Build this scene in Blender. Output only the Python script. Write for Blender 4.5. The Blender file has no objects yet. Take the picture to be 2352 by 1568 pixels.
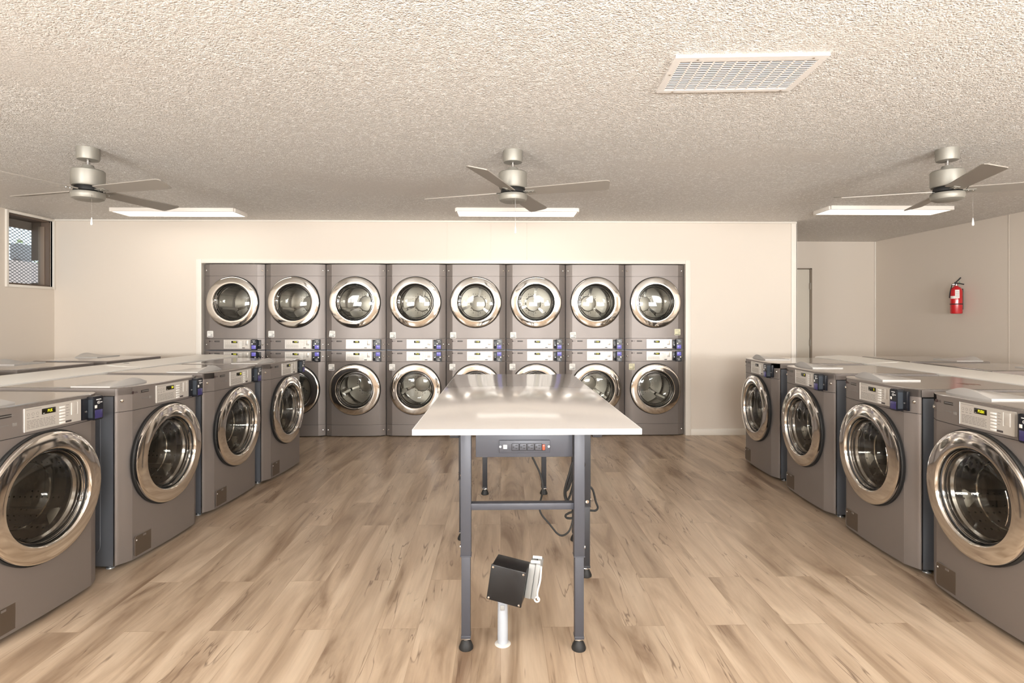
import bpy, bmesh, math, random
from mathutils import Vector, Matrix
random.seed(7)
S = bpy.context.scene
COL = S.collection
PI = math.pi
R = math.radians

# ------------------------------------------------------------ camera / world / exposure
F = 1270.0
cam_d = bpy.data.cameras.new('camera'); cam = bpy.data.objects.new('camera', cam_d); COL.objects.link(cam)
cam_d.sensor_width = 36; cam_d.lens = F / 2352 * 36
cam_d.shift_y = -54 / 2352
cam_d.clip_start = 0.05
cam.location = (0, 0, 1.365); cam.rotation_euler = (R(90), 0, -math.atan(26 / F))
S.camera = cam
S.view_settings.view_transform = 'Standard'; S.view_settings.look = 'None'
S.view_settings.gamma = 1; S.view_settings.use_curve_mapping = False
S.view_settings.exposure = -0.12
S.cycles.max_bounces = 8; S.cycles.transparent_max_bounces = 10; S.cycles.caustics_reflective = False; S.cycles.caustics_refractive = False
w = bpy.data.worlds.new('World'); S.world = w; w.use_nodes = True
w.node_tree.nodes['Background'].inputs[0].default_value = (.80, .91, 1, 1)
w.node_tree.nodes['Background'].inputs[1].default_value = 2.2

def area(name, loc, rot, sx, sy, power, col):
    l = bpy.data.lights.new(name, 'AREA'); l.shape = 'RECTANGLE'; l.size = sx; l.size_y = sy
    l.energy = power; l.color = col
    o = bpy.data.objects.new(name, l); COL.objects.link(o); o.location = loc; o.rotation_euler = rot
    return o
# added fill lamps outside the unseen windows, tilted up to brighten the ceiling
FILL = (1, .968, .94)
for nm, x, wd in (('fill_lamp_left', -3.2, 1.5), ('fill_lamp_middle', 0.35, 1.5), ('fill_lamp_right', 3.4, 1.5)):
    area(nm, (x, -1.78, 1.45), (R(142), 0, 0), wd, 1.1, 440, FILL)

# ------------------------------------------------------------ room dimensions
XL, XR, YF, YB, YA, ZC = -5.08, 5.53, -1.6, 6.40, 8.05, 2.49
XE = 3.45            # right end of the dryer wall
DX0, DX1, DZ = -3.42, 2.15, 1.992

# ------------------------------------------------------------ materials
def mat(name, col=(.8, .8, .8), rough=.5, metal=0., spec=.5, emit=None, es=0., coat=0.):
    m = bpy.data.materials.new(name); m.use_nodes = True
    b = m.node_tree.nodes['Principled BSDF']
    b.inputs['Base Color'].default_value = (*col, 1)
    b.inputs['Roughness'].default_value = rough
    b.inputs['Metallic'].default_value = metal
    b.inputs['Specular IOR Level'].default_value = spec
    b.inputs['Coat Weight'].default_value = coat
    b.inputs['Coat Roughness'].default_value = .08
    if emit: b.inputs['Emission Color'].default_value = (*emit, 1); b.inputs['Emission Strength'].default_value = es
    return m
def nd(m, t, **k):
    n = m.node_tree.nodes.new(t)
    for a, v in k.items(): setattr(n, a, v)
    return n
def ln(m, a, b): m.node_tree.links.new(a, b)
def bsdf(m): return m.node_tree.nodes['Principled BSDF']
def add_noise_rough(m, scale, lo, hi, vec='Object', bump=0, stretch=None):
    tc = nd(m, 'ShaderNodeTexCoord'); n = nd(m, 'ShaderNodeTexNoise'); n.inputs['Scale'].default_value = scale
    src = tc.outputs[vec]
    if stretch:
        mp = nd(m, 'ShaderNodeMapping'); mp.inputs['Scale'].default_value = stretch; ln(m, src, mp.inputs[0]); src = mp.outputs[0]
    ln(m, src, n.inputs['Vector'])
    mr = nd(m, 'ShaderNodeMapRange'); mr.inputs['To Min'].default_value = lo; mr.inputs['To Max'].default_value = hi
    ln(m, n.outputs[0], mr.inputs[0]); ln(m, mr.outputs[0], bsdf(m).inputs['Roughness'])
    if bump:
        b = nd(m, 'ShaderNodeBump'); b.inputs['Strength'].default_value = bump; b.inputs['Distance'].default_value = .002
        ln(m, n.outputs[0], b.inputs['Height']); ln(m, b.outputs[0], bsdf(m).inputs['Normal'])

M = {}
M['steel'] = mat('graphite_steel', (.235, .207, .193), .42, .42); add_noise_rough(M['steel'], 3, .38, .46)
M['steel_side'] = mat('blue_grey_steel', (.21, .222, .25), .38, .5)
M['steel_top'] = mat('steel_top', (.27, .24, .22), .17, .55, coat=.5); add_noise_rough(M['steel_top'], 2, .12, .2)
M['seam'] = mat('dark_seam', (.02, .018, .018), .8)
M['chrome'] = mat('chrome', (.80, .765, .72), .07, 1.); add_noise_rough(M['chrome'], 4, .05, .1)
M['chrome_dark'] = mat('chrome_rim', (.55, .54, .53), .15, 1.)
M['rubber'] = mat('black_rubber', (.012, .012, .012), .6)
M['gasket'] = mat('grey_gasket', (.10, .10, .10), .55)
M['drum'] = mat('drum_steel', (.66, .64, .61), .33, 1.)
M['plastic'] = mat('black_plastic', (.012, .013, .018), .3)
M['plastic_side'] = mat('charcoal_plastic', (.05, .06, .075), .4)
M['screen'] = mat('reader_screen', (.06, .05, .14), .25, emit=(.16, .14, .52), es=1.0)
M['screen_dim'] = mat('reader_screen_dim', (.03, .025, .08), .2, emit=(.08, .07, .28), es=.2)
M['face'] = mat('silver_faceplate', (.62, .585, .54), .33, .35)
M['face_ink'] = mat('grey_ink', (.22, .205, .19), .6)
M['white_btn'] = mat('white_button', (.85, .83, .80), .35)
M['dark_btn'] = mat('dark_button', (.06, .05, .05), .4)
M['disp'] = mat('display_black', (.01, .008, .004), .2)
M['digit'] = mat('display_digit', (.2, .2, 0), .5, emit=(.85, .78, .03), es=1.3)
M['white_ink'] = mat('white_ink', (.85, .85, .85), .5)
M['badge'] = mat('dark_badge', (.035, .03, .028), .35)
M['ink'] = mat('black_ink', (.02, .02, .02), .6)
M['logo'] = mat('logo_ink', (.05, .03, .03), .5)
M['sticker'] = mat('white_sticker', (.86, .84, .80), .5)
M['sticker_y'] = mat('cream_sticker', (.72, .68, .47), .5)
M['hatch'] = mat('brown_hatch', (.085, .062, .045), .42)
M['white_plastic'] = mat('white_plastic', (.82, .80, .77), .4)
M['zinc'] = mat('zinc_foot', (.62, .64, .66), .3, .7)
M['lid'] = mat('lid_grey', (.50, .475, .45), .35, .1)
M['wall'] = mat('wall_paint', (.74, .665, .585), .55)
M['trim'] = mat('white_trim', (.82, .77, .70), .45)
M['bulk'] = mat('white_bulkhead', (.88, .85, .80), .35)
M['quartz'] = mat('white_quartz', (.56, .525, .50), .13)
M['quartz_lit'] = mat('quartz_edge_lit', (.88, .87, .86), .3)  # paler copy of the quartz, frontal light on the edge put into its colour
M['frame'] = mat('grey_powder_coat', (.066, .069, .084), .45, .2)
M['frame_dark'] = mat('dark_tube', (.035, .036, .042), .45, .2)
M['fan'] = mat('nickel_paint', (.30, .285, .25), .48, .4)
M['blade'] = mat('blade_nickel', (.31, .28, .245), .5, .1)
M['fixture'] = mat('fixture_white', (.85, .80, .74), .5)
M['lamp'] = mat('light_panel', (1, 1, 1), .5, emit=(1, .93, .84), es=3.6)
M['vent'] = mat('vent_white', (.78, .745, .71), .4)
M['vent_dark'] = mat('vent_dark', (.025, .014, .010), .8)
M['red'] = mat('red_paint', (.56, .012, .018), .2, coat=.5)
M['red_sw'] = mat('red_switch', (.75, .06, .03), .3, emit=(1, .12, .05), es=.5)
M['green'] = mat('green_tag', (.03, .22, .12), .4)
M['box_black'] = mat('box_black', (.010, .010, .011), .33); add_noise_rough(M['box_black'], 30, .25, .5)
M['box_grey'] = mat('box_grey', (.36, .365, .36), .45, .2)
M['pvc'] = mat('pvc_pipe', (.43, .46, .51), .45)
M['brown'] = mat('brown_wood', (.15, .105, .078), .6)
M['brown2'] = mat('brown_wood_light', (.27, .20, .15), .6)
M['mesh'] = mat('mesh_steel', (.12, .12, .12), .5, .5)
M['outwall'] = mat('outside_wall', (.62, .50, .46), .8)
M['outgrey'] = mat('outside_grey', (.30, .29, .30), .8)
M['leaf'] = mat('leaf_green', (.45, .52, .28), .8)
M['concrete'] = mat('outside_concrete', (.6, .58, .55), .9)
M['hinge'] = mat('hinge_brown', (.28, .23, .18), .5, .3)
M['door'] = mat('door_paint', (.74, .69, .60), .5)

def glass(name, tint, gr=.02, ior=1.5):
    m = bpy.data.materials.new(name); m.use_nodes = True; nt = m.node_tree; nt.nodes.clear()
    o = nd(m, 'ShaderNodeOutputMaterial'); mx = nd(m, 'ShaderNodeMixShader'); f = nd(m, 'ShaderNodeFresnel')
    t = nd(m, 'ShaderNodeBsdfTransparent'); g = nd(m, 'ShaderNodeBsdfGlossy')
    ge = nd(m, 'ShaderNodeNewGeometry'); mr = nd(m, 'ShaderNodeMapRange'); mr.inputs['To Min'].default_value = ior; mr.inputs['To Max'].default_value = 1 / ior
    ln(m, ge.outputs['Backfacing'], mr.inputs[0]); ln(m, mr.outputs[0], f.inputs[0])
    t.inputs[0].default_value = (*tint, 1); g.inputs['Roughness'].default_value = gr
    ln(m, f.outputs[0], mx.inputs[0]); ln(m, t.outputs[0], mx.inputs[1]); ln(m, g.outputs[0], mx.inputs[2]); ln(m, mx.outputs[0], o.inputs[0])
    return m
M['glass'] = glass('door_glass', (.66, .65, .62), .03, 1.55)
M['bowl'] = glass('bowl_glass', (.80, .80, .78), .03, 1.6)
M['pane'] = glass('window_glass', (.95, .97, .97), .0, 1.45)

# perforated drum
def drum_mat():
    m = M['drum']; tc = nd(m, 'ShaderNodeTexCoord'); v = nd(m, 'ShaderNodeTexVoronoi'); v.inputs['Scale'].default_value = 34
    v.inputs['Randomness'].default_value = .15
    r = nd(m, 'ShaderNodeValToRGB'); r.color_ramp.elements[0].position = .16; r.color_ramp.elements[0].color = (.03, .03, .03, 1)
    r.color_ramp.elements[1].position = .22; r.color_ramp.elements[1].color = (.66, .64, .61, 1)
    ln(m, tc.outputs['Object'], v.inputs['Vector']); ln(m, v.outputs['Distance'], r.inputs[0]); ln(m, r.outputs[0], bsdf(m).inputs['Base Color'])
drum_mat()

def ceiling_mat():
    m = mat('stippled_ceiling', (.80, .745, .675), .5, spec=.6)
    tc = nd(m, 'ShaderNodeTexCoord')
    n0 = nd(m, 'ShaderNodeTexNoise'); n0.inputs['Scale'].default_value = 26; n0.inputs['Detail'].default_value = 2
    mixv = nd(m, 'ShaderNodeMixRGB'); mixv.blend_type = 'LINEAR_LIGHT'; mixv.inputs[0].default_value = .035
    ln(m, tc.outputs['Object'], n0.inputs['Vector']); ln(m, tc.outputs['Object'], mixv.inputs[1]); ln(m, n0.outputs['Color'], mixv.inputs[2])
    v = nd(m, 'ShaderNodeTexVoronoi', feature='SMOOTH_F1'); v.inputs['Scale'].default_value = 95
    v.inputs['Smoothness'].default_value = .35
    ln(m, mixv.outputs[0], v.inputs['Vector'])
    n1 = nd(m, 'ShaderNodeTexNoise'); n1.inputs['Scale'].default_value = 90; n1.inputs['Detail'].default_value = 3
    ln(m, tc.outputs['Object'], n1.inputs['Vector'])
    # smooth patches where the texture was sanded away
    n2 = nd(m, 'ShaderNodeTexNoise'); n2.inputs['Scale'].default_value = .55; n2.inputs['Detail'].default_value = 2
    mp = nd(m, 'ShaderNodeMapping'); mp.inputs['Scale'].default_value = (.6, 1.6, 1); mp.inputs['Location'].default_value = (3.1, 1.7, 0)
    ln(m, tc.outputs['Object'], mp.inputs[0]); ln(m, mp.outputs[0], n2.inputs['Vector'])
    r2 = nd(m, 'ShaderNodeMapRange'); r2.inputs['From Min'].default_value = .34; r2.inputs['From Max'].default_value = .46
    r2.inputs['To Min'].default_value = .25; r2.inputs['To Max'].default_value = 1.0
    ln(m, n2.outputs[0], r2.inputs[0])
    s = nd(m, 'ShaderNodeMath', operation='MULTIPLY_ADD'); s.inputs[1].default_value = -1.2
    ln(m, v.outputs['Distance'], s.inputs[0]); ln(m, n1.outputs[0], s.inputs[2])
    b = nd(m, 'ShaderNodeBump'); b.inputs['Distance'].default_value = .02
    st = nd(m, 'ShaderNodeMath', operation='MULTIPLY'); st.inputs[1].default_value = .42
    ln(m, r2.outputs[0], st.inputs[0]); ln(m, st.outputs[0], b.inputs['Strength'])
    ln(m, s.outputs[0], b.inputs['Height']); ln(m, b.outputs[0], bsdf(m).inputs['Normal'])
    # glints on the stipple put into the colour: pale flecks over a duller base
    n5 = nd(m, 'ShaderNodeTexNoise'); n5.inputs['Scale'].default_value = 50; n5.inputs['Detail'].default_value = 1.5; n5.inputs['Distortion'].default_value = 1.4
    ln(m, tc.outputs['Object'], n5.inputs['Vector'])
    a1 = nd(m, 'ShaderNodeMath', operation='SUBTRACT'); a1.inputs[1].default_value = .5; ln(m, n5.outputs[0], a1.inputs[0])
    a2 = nd(m, 'ShaderNodeMath', operation='ABSOLUTE'); ln(m, a1.outputs[0], a2.inputs[0])
    a3 = nd(m, 'ShaderNodeMapRange'); a3.inputs['From Min'].default_value = .030; a3.inputs['From Max'].default_value = .042; a3.inputs['To Min'].default_value = 1; a3.inputs['To Max'].default_value = 0; ln(m, a2.outputs[0], a3.inputs[0])
    n6 = nd(m, 'ShaderNodeTexNoise'); n6.inputs['Scale'].default_value = 52; n6.inputs['Detail'].default_value = 1; ln(m, mp.inputs[0].links[0].from_socket, n6.inputs['Vector'])
    a4 = nd(m, 'ShaderNodeMapRange'); a4.inputs['From Min'].default_value = .48; a4.inputs['From Max'].default_value = .51; ln(m, n6.outputs[0], a4.inputs[0])
    a5 = nd(m, 'ShaderNodeMath', operation='MULTIPLY'); ln(m, a3.outputs[0], a5.inputs[0]); ln(m, a4.outputs[0], a5.inputs[1])
    a6 = nd(m, 'ShaderNodeMath', operation='MULTIPLY'); ln(m, a5.outputs[0], a6.inputs[0]); ln(m, r2.outputs[0], a6.inputs[1])
    mc = nd(m, 'ShaderNodeMixRGB'); mc.inputs[1].default_value = (.635, .60, .56, 1); mc.inputs[2].default_value = (1, .985, .96, 1)
    ln(m, a6.outputs[0], mc.inputs[0]); ln(m, mc.outputs[0], bsdf(m).inputs['Base Color'])
    s2 = nd(m, 'ShaderNodeMath', operation='MULTIPLY_ADD'); s2.inputs[1].default_value = .7; ln(m, a6.outputs[0], s2.inputs[0]); ln(m, s.outputs[0], s2.inputs[2]); ln(m, s2.outputs[0], b.inputs['Height'])
    return m
M['ceiling'] = ceiling_mat()

def floor_mat():
    m = mat('vinyl_planks', (.6, .45, .33), .4, spec=.45)
    tc = nd(m, 'ShaderNodeTexCoord')
    mp = nd(m, 'ShaderNodeMapping'); mp.inputs['Rotation'].default_value = (0, 0, PI / 2)
    ln(m, tc.outputs['Object'], mp.inputs[0])
    def brick(c1, c2, mort):
        b = nd(m, 'ShaderNodeTexBrick'); b.inputs['Scale'].default_value = 1; b.inputs['Brick Width'].default_value = 1.22
        b.inputs['Row Height'].default_value = .182; b.inputs['Mortar Size'].default_value = .0011; b.inputs['Mortar Smooth'].default_value = .2
        b.offset = .37; b.inputs['Color1'].default_value = (*c1, 1); b.inputs['Color2'].default_value = (*c2, 1); b.inputs['Mortar'].default_value = (*mort, 1)
        ln(m, mp.outputs[0], b.inputs['Vector']); return b
    bA = brick((0, 0, 0), (1, 1, 1), (.5, .5, .5))
    # per-plank offset of the grain
    off = nd(m, 'ShaderNodeVectorMath', operation='MULTIPLY_ADD'); off.inputs[1].default_value = (7.3, 11.9, 0)
    ln(m, bA.outputs['Color'], off.inputs[0]); ln(m, tc.outputs['Object'], off.inputs[2])
    m1 = nd(m, 'ShaderNodeMapping'); m1.inputs['Scale'].default_value = (6.0, .95, 1); ln(m, off.outputs[0], m1.inputs[0])
    g1 = nd(m, 'ShaderNodeTexNoise'); g1.inputs['Scale'].default_value = 1.0; g1.inputs['Detail'].default_value = 6; g1.inputs['Roughness'].default_value = .55; g1.inputs['Distortion'].default_value = .9
    ln(m, m1.outputs[0], g1.inputs['Vector'])
    c1 = nd(m, 'ShaderNodeValToRGB'); e = c1.color_ramp.elements
    e[0].position = .32; e[0].color = (.235, .155, .10, 1)
    e[1].position = .64; e[1].color = (.575, .455, .335, 1)
    x = e.new(.42); x.color = (.38, .28, .195, 1)
    x = e.new(.53); x.color = (.49, .375, .27, 1)
    ln(m, g1.outputs[0], c1.inputs[0])
    # fine streaks
    m2 = nd(m, 'ShaderNodeMapping'); m2.inputs['Scale'].default_value = (70, 3.0, 1); ln(m, off.outputs[0], m2.inputs[0])
    g2 = nd(m, 'ShaderNodeTexNoise'); g2.inputs['Scale'].default_value = 1; g2.inputs['Detail'].default_value = 5; ln(m, m2.outputs[0], g2.inputs['Vector'])
    r2 = nd(m, 'ShaderNodeMapRange'); r2.inputs['From Min'].default_value = .3; r2.inputs['From Max'].default_value = .7; r2.inputs['To Min'].default_value = .93; r2.inputs['To Max'].default_value = 1.05
    ln(m, g2.outputs[0], r2.inputs[0])
    mu = nd(m, 'ShaderNodeMixRGB', blend_type='MULTIPLY'); mu.inputs[0].default_value = 1; ln(m, c1.outputs[0], mu.inputs[1]); ln(m, r2.outputs[0], mu.inputs[2])
    # knots and thin cracks
    m3 = nd(m, 'ShaderNodeMapping'); m3.inputs['Scale'].default_value = (13, 1.25, 1); ln(m, off.outputs[0], m3.inputs[0])
    g3 = nd(m, 'ShaderNodeTexNoise'); g3.inputs['Scale'].default_value = 1; g3.inputs['Detail'].default_value = 3; g3.inputs['Distortion'].default_value = .5; ln(m, m3.outputs[0], g3.inputs['Vector'])
    ab = nd(m, 'ShaderNodeMath', operation='SUBTRACT'); ab.inputs[1].default_value = .52; ln(m, g3.outputs[0], ab.inputs[0])
    ab2 = nd(m, 'ShaderNodeMath', operation='ABSOLUTE'); ln(m, ab.outputs[0], ab2.inputs[0])
    r3 = nd(m, 'ShaderNodeMapRange'); r3.inputs['From Min'].default_value = 0; r3.inputs['From Max'].default_value = .014; r3.inputs['To Min'].default_value = 1; r3.inputs['To Max'].default_value = 0
    ln(m, ab2.outputs[0], r3.inputs[0])
    g4 = nd(m, 'ShaderNodeTexNoise'); g4.inputs['Scale'].default_value = 2.6; ln(m, off.outputs[0], g4.inputs['Vector'])
    r4 = nd(m, 'ShaderNodeMapRange'); r4.inputs['From Min'].default_value = .50; r4.inputs['From Max'].default_value = .60; ln(m, g4.outputs[0], r4.inputs[0])
    k = nd(m, 'ShaderNodeMath', operation='MULTIPLY'); ln(m, r3.outputs[0], k.inputs[0]); ln(m, r4.outputs[0], k.inputs[1])
    k2 = nd(m, 'ShaderNodeMath', operation='MULTIPLY'); k2.inputs[1].default_value = .75; ln(m, k.outputs[0], k2.inputs[0])
    mk = nd(m, 'ShaderNodeMixRGB'); mk.inputs[2].default_value = (.12, .07, .045, 1); ln(m, k2.outputs[0], mk.inputs[0]); ln(m, mu.outputs[0], mk.inputs[1])
    # plank tone
    bT = brick((.95, .95, .95), (1.05, 1.045, 1.04), (.80, .77, .73))
    m5 = nd(m, 'ShaderNodeMixRGB', blend_type='MULTIPLY'); m5.inputs[0].default_value = 1; ln(m, mk.outputs[0], m5.inputs[1]); ln(m, bT.outputs[0], m5.inputs[2])
    ln(m, m5.outputs[0], bsdf(m).inputs['Base Color'])
    rr = nd(m, 'ShaderNodeMapRange'); rr.inputs['To Min'].default_value = .24; rr.inputs['To Max'].default_value = .40; ln(m, g1.outputs[0], rr.inputs[0]); ln(m, rr.outputs[0], bsdf(m).inputs['Roughness'])
    bu = nd(m, 'ShaderNodeBump'); bu.inputs['Strength'].default_value = .12; bu.inputs['Distance'].default_value = .002; ln(m, g2.outputs[0], bu.inputs['Height']); ln(m, bu.outputs[0], bsdf(m).inputs['Normal'])
    return m
M['floor'] = floor_mat()

def wall_tex(m):
    # painted panelling: faint vertical grooves
    tc = nd(m, 'ShaderNodeTexCoord'); n = nd(m, 'ShaderNodeTexNoise'); n.inputs['Scale'].default_value = 120
    ln(m, tc.outputs['Object'], n.inputs['Vector'])
    b = nd(m, 'ShaderNodeBump'); b.inputs['Strength'].default_value = .12; b.inputs['Distance'].default_value = .001
    ln(m, n.outputs[0], b.inputs['Height']); ln(m, b.outputs[0], bsdf(m).inputs['Normal'])
wall_tex(M['wall'])

# ------------------------------------------------------------ mesh builder
class MB:
    def __init__(s): s.bm = bmesh.new(); s.mats = []
    def mi(s, m):
        m = M[m] if isinstance(m, str) else m
        if m not in s.mats: s.mats.append(m)
        return s.mats.index(m)
    def add(s, vs, fs, m, T=None, flat=()):
        i = s.mi(m); bv = [s.bm.verts.new((T @ Vector(v)) if T else v) for v in vs]
        for q, f in enumerate(fs):
            try: fc = s.bm.faces.new([bv[k] for k in f]); fc.material_index = i; fc.smooth = len(f) < 8 and q not in flat
            except ValueError: pass
        return s
    def box(s, x0, y0, z0, x1, y1, z1, m, bev=0, T=None, seg=2):
        if bev <= 0:
            v = [(x, y, z) for x in (x0, x1) for y in (y0, y1) for z in (z0, z1)]
            return s.add(v, [(0, 1, 3, 2), (4, 6, 7, 5), (0, 4, 5, 1), (2, 3, 7, 6), (0, 2, 6, 4), (1, 5, 7, 3)], m, T)
        b = bmesh.new(); r = bmesh.ops.create_cube(b, size=1)
        for v in b.verts: v.co = Vector(((x0 + x1) / 2 + v.co.x * (x1 - x0), (y0 + y1) / 2 + v.co.y * (y1 - y0), (z0 + z1) / 2 + v.co.z * (z1 - z0)))
        bmesh.ops.bevel(b, geom=b.edges[:], offset=bev, segments=seg, profile=.5, affect='EDGES')
        b.normal_update(); b.verts.index_update(); vs = [v.co.copy() for v in b.verts]; fs = [[v.index for v in f.verts] for f in b.faces]
        fl = {q for q, f in enumerate(b.faces) if max(abs(c) for c in f.normal) > .999}; b.free()
        return s.add(vs, fs, m, T, fl)
    def prism(s, poly, h0, h1, m, T=None):
        # poly in (x, z); extruded along y from h0 to h1
        n = len(poly); v = [(p[0], h0, p[1]) for p in poly] + [(p[0], h1, p[1]) for p in poly]
        f = [list(range(n)), list(range(2 * n - 1, n - 1, -1))] + [(i, i + n, (i + 1) % n + n, (i + 1) % n) for i in range(n)]
        return s.add(v, f, m, T)
    def lathe(s, prof, m, n=64, T=None, close=False):
        # prof (r, h): axis is -y (h towards the viewer of the front)
        v = []; f = []; k = len(prof)
        for r, h in prof:
            for j in range(n):
                a = 2 * PI * j / n; v.append((r * math.cos(a), -h, r * math.sin(a)))
        for i in range(k - 1):
            for j in range(n):
                j2 = (j + 1) % n; f.append((i * n + j, i * n + j2, (i + 1) * n + j2, (i + 1) * n + j))
        if close: f.append(list(range((k - 1) * n, k * n)))
        return s.add(v, f, m, T)
    def turn(s, prof, m, n=32, T=None, caps=True):
        # prof (r, z), axis z
        v = []; f = []; k = len(prof)
        for r, z in prof:
            for j in range(n):
                a = 2 * PI * j / n; v.append((r * math.cos(a), r * math.sin(a), z))
        for i in range(k - 1):
            for j in range(n):
                j2 = (j + 1) % n; f.append((i * n + j, i * n + j2, (i + 1) * n + j2, (i + 1) * n + j))
        if caps: f.append(list(range(n - 1, -1, -1))); f.append(list(range((k - 1) * n, k * n)))
        return s.add(v, f, m, T)
    def tube(s, pts, r, m, n=10, T=None, smooth=True, closed=False):
        P = [Vector(p) for p in pts]
        if smooth and len(P) > 2:
            Q = []; K = len(P)
            rng = range(K) if closed else range(K - 1)
            for i in rng:
                g = (lambda j: P[j % K]) if closed else (lambda j: P[min(max(j, 0), K - 1)])
                p0, p1, p2, p3 = g(i - 1), g(i), g(i + 1), g(i + 2)
                for q in range(6):
                    t = q / 6
                    Q.append(.5 * ((2 * p1) + (-p0 + p2) * t + (2 * p0 - 5 * p1 + 4 * p2 - p3) * t * t + (-p0 + 3 * p1 - 3 * p2 + p3) * t ** 3))
            if not closed: Q.append(P[-1])
            P = Q
        K = len(P); v = []; f = []; up = Vector((.31, .17, .93)); 
        for i, p in enumerate(P):
            a = P[(i - 1) % K] if closed else P[max(i - 1, 0)]; b = P[(i + 1) % K] if closed else P[min(i + 1, K - 1)]
            d = (b - a).normalized(); x = d.cross(up)
            if x.length < 1e-4: x = d.cross(Vector((1, 0, 0)))
            x.normalize(); y = d.cross(x); 
            for j in range(n):
                t = 2 * PI * j / n; v.append(p + x * (r * math.cos(t)) + y * (r * math.sin(t)))
        for i in range(K if closed else K - 1):
            i2 = (i + 1) % K
            for j in range(n): j2 = (j + 1) % n; f.append((i * n + j, i2 * n + j, i2 * n + j2, i * n + j2))
        if not closed: f += [list(range(n)), list(range(K * n - 1, (K - 1) * n - 1, -1))]
        return s.add(v, f, m, T)
    def text(s, txt, size, m, T, align='CENTER', depth=.0004, sx=1.0):
        vs, fs = text_geo(txt, size, align, depth)
        return s.add([(v[0] * sx, v[1], v[2]) for v in vs], fs, m, T)
    def mesh(s, name):
        me = bpy.data.meshes.new(name); bmesh.ops.recalc_face_normals(s.bm, faces=s.bm.faces[:])
        s.bm.to_mesh(me); s.bm.free()
        for m in s.mats: me.materials.append(m)
        me.set_sharp_from_angle(angle=R(32))
        return me
    def obj(s, name, parent=None, loc=None, **k):
        return link(name, s.mesh(name), parent, loc, **k)

def link(name, me, parent=None, loc=None, rot=None, **k):
    o = bpy.data.objects.new(name, me); COL.objects.link(o)
    if parent: o.parent = parent
    if loc: o.location = loc
    if rot: o.rotation_euler = rot
    for a, v in k.items(): o[a] = v
    return o
_tx = {}
def text_geo(txt, size, align, depth):
    key = (txt, size, align, depth)
    if key in _tx: return _tx[key]
    c = bpy.data.curves.new('t', 'FONT'); c.body = txt; c.size = size; c.extrude = depth; c.align_x = align; c.align_y = 'CENTER'; c.resolution_u = 2
    o = bpy.data.objects.new('t', c); COL.objects.link(o); dg = bpy.context.evaluated_depsgraph_get(); dg.update()
    me = bpy.data.meshes.new_from_object(o.evaluated_get(dg))
    # text plane (x, y) -> (x, z), facing -y
    vs = [(v.co.x, -v.co.z, v.co.y) for v in me.vertices]; fs = [list(p.vertices) for p in me.polygons]
    bpy.data.objects.remove(o); bpy.data.curves.remove(c); bpy.data.meshes.remove(me)
    _tx[key] = (vs, fs); return _tx[key]
def Tm(x=0, y=0, z=0, rx=0, ry=0, rz=0, s=1):
    return Matrix.Translation((x, y, z)) @ Matrix.Rotation(rz, 4, 'Z') @ Matrix.Rotation(ry, 4, 'Y') @ Matrix.Rotation(rx, 4, 'X') @ Matrix.Scale(s, 4)
def rrect(x0, z0, x1, z1, r, n=4):
    p = []
    for cx, cz, a0 in ((x1 - r, z1 - r, 0), (x0 + r, z1 - r, 90), (x0 + r, z0 + r, 180), (x1 - r, z0 + r, 270)):
        for i in range(n + 1):
            a = R(a0 + 90 * i / n); p.append((cx + r * math.cos(a), cz + r * math.sin(a)))
    return p
def thing(name, label, cat, loc=(0, 0, 0), rz=0, group=None):
    o = bpy.data.objects.new(name, None); COL.objects.link(o); o.empty_display_size = .1
    o.location = loc; o.rotation_euler = (0, 0, rz); o['label'] = label; o['category'] = cat
    if group: o['group'] = group
    return o
def tag(o, label, cat, group=None):
    o['label'] = label; o['category'] = cat
    if group: o['group'] = group
    return o
def copy_tree(o, parent=None):
    c = o.copy(); COL.objects.link(c); c.parent = parent
    for ch in o.children: copy_tree(ch, c)
    return c
def struct(name, mb, parent=None):
    o = mb.obj(name, parent)
    if not parent: o['kind'] = 'structure'
    return o

# ------------------------------------------------------------ room shell
m = MB(); m.box(XL - .3, YF - .2, -.1, XR + .3, YA + .2, 0, 'floor'); struct('floor', m)
m = MB(); m.box(XL - .3, YF - .2, ZC, XR + .3, YA + .2, ZC + .1, 'ceiling'); struct('ceiling', m)
# left wall with window opening
WY0, WY1, WZ0, WZ1 = 5.80, 6.37, 1.715, 2.455
m = MB()
m.box(XL - .15, YF, 0, XL, WY0, ZC, 'wall'); m.box(XL - .15, WY1, 0, XL, YB + .1, ZC, 'wall')
m.box(XL - .15, WY0, 0, XL, WY1, WZ0, 'wall'); m.box(XL - .15, WY0, WZ1, XL, WY1, ZC, 'wall'); struct('wall_left', m)
m = MB(); m.box(XR, YF, 0, XR + .15, YA, ZC, 'wall'); struct('wall_right', m)
m = MB(); m.box(XL, YB, 0, DX0, YB + .1, ZC, 'wall'); m.box(DX1, YB, 0, XE - .002, YB + .1, ZC, 'wall'); m.box(DX0, YB, DZ, DX1, YB + .1, ZC, 'wall')
m.box(XE - .1, YB + .1, 0, XE - .002, YA, ZC, 'wall'); struct('wall_back', m)
m = MB(); m.box(DX0 - .1, YB + .1, 0, DX0 - .002, YB + .95, 2.1, 'wall'); m.box(DX1 + .002, YB + .1, 0, DX1 + .1, YB + .95, 2.1, 'wall')
m.box(DX0 - .1, YB + .95, 0, DX1 + .1, YB + 1.0, 2.1, 'wall'); m.box(DX0 - .1, YB + .1, 2.05, DX1 + .1, YB + .95, 2.1, 'wall'); struct('wall_recess', m)
m = MB(); m.box(XE - .1, YA, 0, XR + .15, YA + .1, ZC, 'wall'); struct('wall_alcove', m)
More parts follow.
